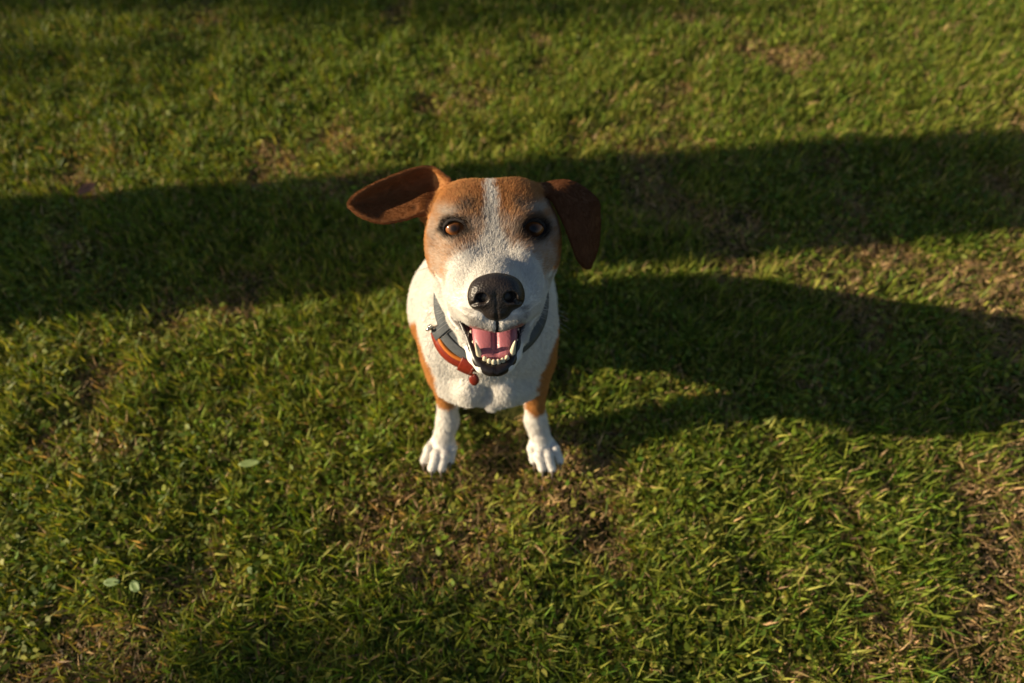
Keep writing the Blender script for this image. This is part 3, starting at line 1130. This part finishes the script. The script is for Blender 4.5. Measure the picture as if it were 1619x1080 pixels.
# black lower lip, one smooth roll from corner to corner
LIPM = simple_mat('black_lip', (.016, .012, .012), .33, .5, .5, 300, .3)
half = [(33, 30, 8, 1.6), (29.5, 38, 5, 2.4), (25.5, 47, 3.2, 3.0), (22, 56, 2.2, 3.5), (18.8, 66, 1.0, 4.2), (14.2, 77, -.6, 5.2), (7, 83, -2.0, 5.9)]
lp = [(-r, a, b_, q) for r, a, b_, q in half] + [(0, 84.6, -2.5, 6.1)] + half[::-1]
lc = catmull(np.array(lp, float), 60)
tube('lower_lip', [h2w(j2h(x[0] - 3.2, x[1], x[2])) for x in lc], [x[3] / 1000 for x in lc], LIPM, dog, seg=14)

# claws
CLAW = simple_mat('claw_horn', (.15, .12, .10), .4, .5, .3, 400)
for sx in (-1, 1):
    for dx, y in ((-.0152, .003), (-.0054, -.0080), (.0058, -.0085), (.0158, .002)):
        x0 = .003 + sx * (.0740 + dx * 1.14)
        P = [(x0, y - .004 - .0020 * j, .0080 + .0015 - .0007 * j * j) for j in range(5)]
        tube('claw', P, [.0017, .0017, .0015, .0011, .0004], CLAW, dog)

# ------------------------------------------------------------------ collar
collar = empty('dog_collar', (.01, .05, .30))
tag(collar, 'grey webbing collar with a red leather strap round the dog\'s neck', 'collar')
CC = np.array([.0105, .044, .307])
CN = np.array([.1, -.6, 1.0]); CN /= np.linalg.norm(CN)
CX = np.array([1., 0, 0]); CX -= CN * (CX @ CN); CX /= np.linalg.norm(CX)
CY = np.cross(CN, CX)                                       # backwards


def neck_only(P):
    P = P.astype(f32)
    d = ell(P, (.004, .060, .240), (.070, .068, .083))
    d = su(d, cone(P, (.004, .075, .240), (-.004, .15, .175), .062, .074), .03)
    d = su(d, cone(P, (.009, .056, .285), (.012, .072, .340), .048, .045), .022)
    Q = w2h(P); Q[:, 0] = np.abs(Q[:, 0])
    h = ell(Q, (0, -118, -28), (38, 34, 30))
    return su(d, h * f32(.001), .014)


def collar_point(th, h, off):
    """point on the neck at angle th (0 = front, + = image right), h along the neck, off outwards"""
    th = np.atleast_1d(np.asarray(th, float)); h = np.broadcast_to(h, th.shape); off = np.broadcast_to(off, th.shape)
    D = np.sin(th)[:, None] * CX - np.cos(th)[:, None] * CY
    B = CC + h[:, None] * CN
    lo, hi = np.full(len(th), .01), np.full(len(th), .14)
    for _ in range(22):
        mid = (lo + hi) / 2
        ins = neck_only(B + D * mid[:, None]) < 0
        lo = np.where(ins, mid, lo); hi = np.where(ins, hi, mid)
    return B + D * (lo + off)[:, None]


def strap(name, th0, th1, h0, h1, off, thick, mat, parent, n=120, closed=False, hfun=None, offfun=None):
    th = np.linspace(th0, th1, n, endpoint=not closed)
    hf = hfun(th) if hfun else 0
    of = off + (offfun(th) if offfun else 0)
    rings = [collar_point(th, h0 + hf, of), collar_point(th, h0 + hf, of + thick), collar_point(th, (h0 + h1) / 2 + hf, of + thick * 1.15),
             collar_point(th, h1 + hf, of + thick), collar_point(th, h1 + hf, of), ]
    k = len(rings)
    V = np.stack(rings, 1).reshape(-1, 3)
    F = []
    for i in range(n if closed else n - 1):
        j = (i + 1) % n
        for c in range(k):
            F.append((i * k + c, i * k + (c + 1) % k, j * k + (c + 1) % k, j * k + c))
    F = np.array(F)
    me = np_mesh(name, V, F)
    bm = bmesh.new(); bm.from_mesh(me)
    if not closed:
        bmesh.ops.holes_fill(bm, edges=[e for e in bm.edges if e.is_boundary])
    bmesh.ops.recalc_face_normals(bm, faces=bm.faces)
    bm.to_mesh(me); bm.free()
    return link(name, me, mat, parent)


def webbing_material():
    m, nt, b = new_mat('webbing')
    b.inputs['Roughness'].default_value = .8
    tc = nt.nodes.new('ShaderNodeTexCoord')
    wv = nt.nodes.new('ShaderNodeTexWave'); wv.inputs['Scale'].default_value = 380; wv.inputs['Distortion'].default_value = 2
    no = nt.nodes.new('ShaderNodeTexNoise'); no.inputs['Scale'].default_value = 120
    mx = nt.nodes.new('ShaderNodeMixRGB'); mx.inputs[1].default_value = (.045, .055, .066, 1); mx.inputs[2].default_value = (.12, .13, .14, 1)
    bp = nt.nodes.new('ShaderNodeBump'); bp.inputs['Strength'].default_value = .5; bp.inputs['Distance'].default_value = .0005
    nt.links.new(tc.outputs['Object'], wv.inputs['Vector']); nt.links.new(tc.outputs['Object'], no.inputs['Vector'])
    nt.links.new(no.outputs[0], mx.inputs[0]); nt.links.new(mx.outputs[0], b.inputs['Base Color'])
    nt.links.new(wv.outputs[0], bp.inputs['Height']); nt.links.new(bp.outputs[0], b.inputs['Normal'])
    return m


WEB = webbing_material()
RED = simple_mat('red_leather', (.23, .026, .012), .4, .5, .25, 250, .3)
ORANGE = simple_mat('orange_edge', (.60, .17, .02), .5, .4, .1, 200)
METAL, _nt, _b = new_mat('steel')
_b.inputs['Base Color'].default_value = (.7, .66, .6, 1); _b.inputs['Metallic'].default_value = 1; _b.inputs['Roughness'].default_value = .22

strap('webbing_strap', 0, 2 * math.pi, -.0058, .0048, .0040, .0022, WEB, collar, 160, True)
D_ = R_
bul = lambda th: .004 * np.sin(np.clip((th - D_(-62)) / D_(46), 0, 1) * math.pi)
strap('webbing_tail', D_(-58), D_(-14), -.0080, .0010, .0068, .0022, WEB, collar, 50)
lst = strap('leather_strap', D_(-60), D_(12), -.0165, -.0085, .0042, .0034, RED, collar, 60, offfun=bul)
strap('orange_piping', D_(-59), D_(-14), -.0085, -.0066, .0044, .0036, ORANGE, lst, 60, offfun=bul)
strap('keeper_loop', D_(-26), D_(-14), -.0185, -.0045, .0085, .0024, RED, collar, 14)
strap('slide_loop', D_(-61), D_(-52), -.0105, .0085, .0090, .0022, WEB, collar, 12)
# ring of the buckle
bp_ = collar_point([D_(-63)], -.009, .011)[0]
ang = np.linspace(0, 2 * math.pi, 25)
tube('buckle_ring', [bp_ + .0055 * (math.cos(t) * CN + math.sin(t) * np.array([-.6, -.7, .35])) for t in ang], [.0015] * 25, METAL, collar, seg=10)
tube('rivet', [bp_ + np.array([0, -.001, .0045]) * k for k in (0, .5, 1, 1.3)], [.0028, .003, .0022, .0004], METAL, collar)
# tag hanging under the chin
tp = collar_point([D_(-13)], -.021, .006)[0]
tube('tag', [tp + np.array([.0, -.0015, -.0032]) * k for k in range(5)], [.002, .0048, .0055, .0048, .002], RED, collar, flat=.35, seg=20)


# ------------------------------------------------------------------ fallen leaves on the lawn
def make_leaf(name, x, y, rot, L, W, col, label, tilt=.15, curl=.3):
    n, mm = 9, 5
    V, F = [], []
    for i in range(n):
        t = i / (n - 1)
        w = W / 2 * (math.sin(math.pi * (t * .94 + .03)) ** .75)
        for j in range(mm):
            v = (j / (mm - 1)) * 2 - 1
            V.append((L * (t - .5), v * w, curl * .25 * L * ((t - .5) ** 2 * 2) + abs(v) * w * .35))
    for i in range(n - 1):
        for j in range(mm - 1):
            F.append((i * mm + j, (i + 1) * mm + j, (i + 1) * mm + j + 1, i * mm + j + 1))
    me = np_mesh(name, np.array(V), F)
    o = link(name, me, simple_mat('leaf_' + label.split()[0], col, .6, .3, .25, 120))
    md = o.modifiers.new('thickness', 'SOLIDIFY'); md.thickness = .0004
    o.location = (x, y, .004)
    o.rotation_euler = (tilt, -tilt * .6, rot)
    tag(o, label, 'leaf', 'loose leaves lying on the lawn')
    return o


make_leaf('fallen_leaf', -.325, .0, .1, .030, .010, (.19, .26, .08), 'long pale green leaf lying flat on the grass')
make_leaf('fallen_leaf', -.455, -.155, .0, .021, .010, (.17, .25, .08), 'small pale oval leaf beside its twin on the lawn')
make_leaf('fallen_leaf', -.425, -.160, -.7, .018, .011, (.16, .24, .075), 'short rounded pale leaf turned beside its twin')
make_leaf('fallen_leaf', -.755, .545, .8, .036, .022, (.30, .13, .07), 'reddish brown dead leaf on the shaded lawn')


# ------------------------------------------------------------------ trees beyond the left of the picture (they cast the shade)
BARK = simple_mat('bark', (.14, .10, .07), .9, .2, .5, 14, .8)
LEAF = None


def leaf_mat():
    m, nt, b = new_mat('tree_leaves')
    b.inputs['Base Color'].default_value = (.05, .09, .02, 1); b.inputs['Roughness'].default_value = .5
    oi = nt.nodes.new('ShaderNodeTexCoord'); no = nt.nodes.new('ShaderNodeTexNoise'); no.inputs['Scale'].default_value = 3
    rp = nt.nodes.new('ShaderNodeValToRGB'); rp.color_ramp.elements[0].color = (.03, .06, .012, 1); rp.color_ramp.elements[1].color = (.09, .13, .03, 1)
    nt.links.new(oi.outputs['Object'], no.inputs['Vector']); nt.links.new(no.outputs[0], rp.inputs[0]); nt.links.new(rp.outputs[0], b.inputs['Base Color'])
    return m


LEAF = leaf_mat()


def tree(name, x, y, r0, r1, H, crown_r, crown_h, nleaf, label, lean=(0, 0)):
    rng = np.random.default_rng(int(abs(x) * 100))
    root = empty(name, (x, y, 0))
    tag(root, label, 'tree')
    path, rad = [], []
    for k in range(13):
        t = k / 12
        path.append((x + lean[0] * t + .03 * math.sin(5 * t + x), y + lean[1] * t + .03 * math.sin(4 * t), -.1 + (H + .1) * t))
        rad.append(r0 + (r1 - r0) * t + .12 * r0 * math.exp(-t * 14))
    tube('trunk', path, rad, BARK, root, seg=20)
    top = np.array(path[-1])
    ends = []
    for k in range(7):
        a = 2 * math.pi * k / 7 + .4
        e = top + np.array([math.cos(a) * crown_r * .75, math.sin(a) * crown_r * .75, crown_h * rng.uniform(.2, .8)])
        mid = (top + e) / 2 + np.array([0, 0, .15])
        st = np.array(path[-2 - k % 3])
        tube('limb', catmull([st, mid, e], 10), np.linspace(r1 * .6, r1 * .12, 10), BARK, root, seg=8)
        ends.append(e)
    cl = np.concatenate([np.array(ends)[rng.integers(0, 7, 40)] + rng.normal(0, crown_r * .3, (40, 3)), top + np.array([0, 0, crown_h * .5]) + rng.normal(0, 1, (30, 3)) * [crown_r * .45, crown_r * .45, crown_h * .3]])
    cl[:, 2] = np.maximum(cl[:, 2], top[2] + .05)
    c = cl[rng.integers(0, len(cl), nleaf)] + rng.normal(0, crown_r * .10, (nleaf, 3))
    d = rng.normal(size=(nleaf, 3)); d /= np.linalg.norm(d, axis=1, keepdims=True)
    e = np.cross(d, rng.normal(size=(nleaf, 3))); e /= np.linalg.norm(e, axis=1, keepdims=True)
    V = np.stack([c - d * .05, c + e * .022, c + d * .05, c - e * .022], 1).reshape(-1, 3)
    F = np.arange(nleaf * 4).reshape(-1, 4)
    cr = link('crown', np_mesh('crown', V, F), LEAF, root)
    return root


tree('tree', -2.35, .200, .172, .105, 2.6, 1.3, 1.6, 9000, 'slim tree whose trunk shades the grass behind the dog')
tree('tree', -8.2, 1.42, .16, .12, 1.75, 1.15, 1.0, 16000, 'low spreading tree shading the far corner of the lawn')

tree('tree', -12.0, -2.55, .14, .10, 3.2, .75, 1.2, 7000, 'young tree with a small round crown, added out of view to dim the near left lawn')  # extra unseen tree, put in for its soft shade on the near left lawn

print('script', time.time() - T0)
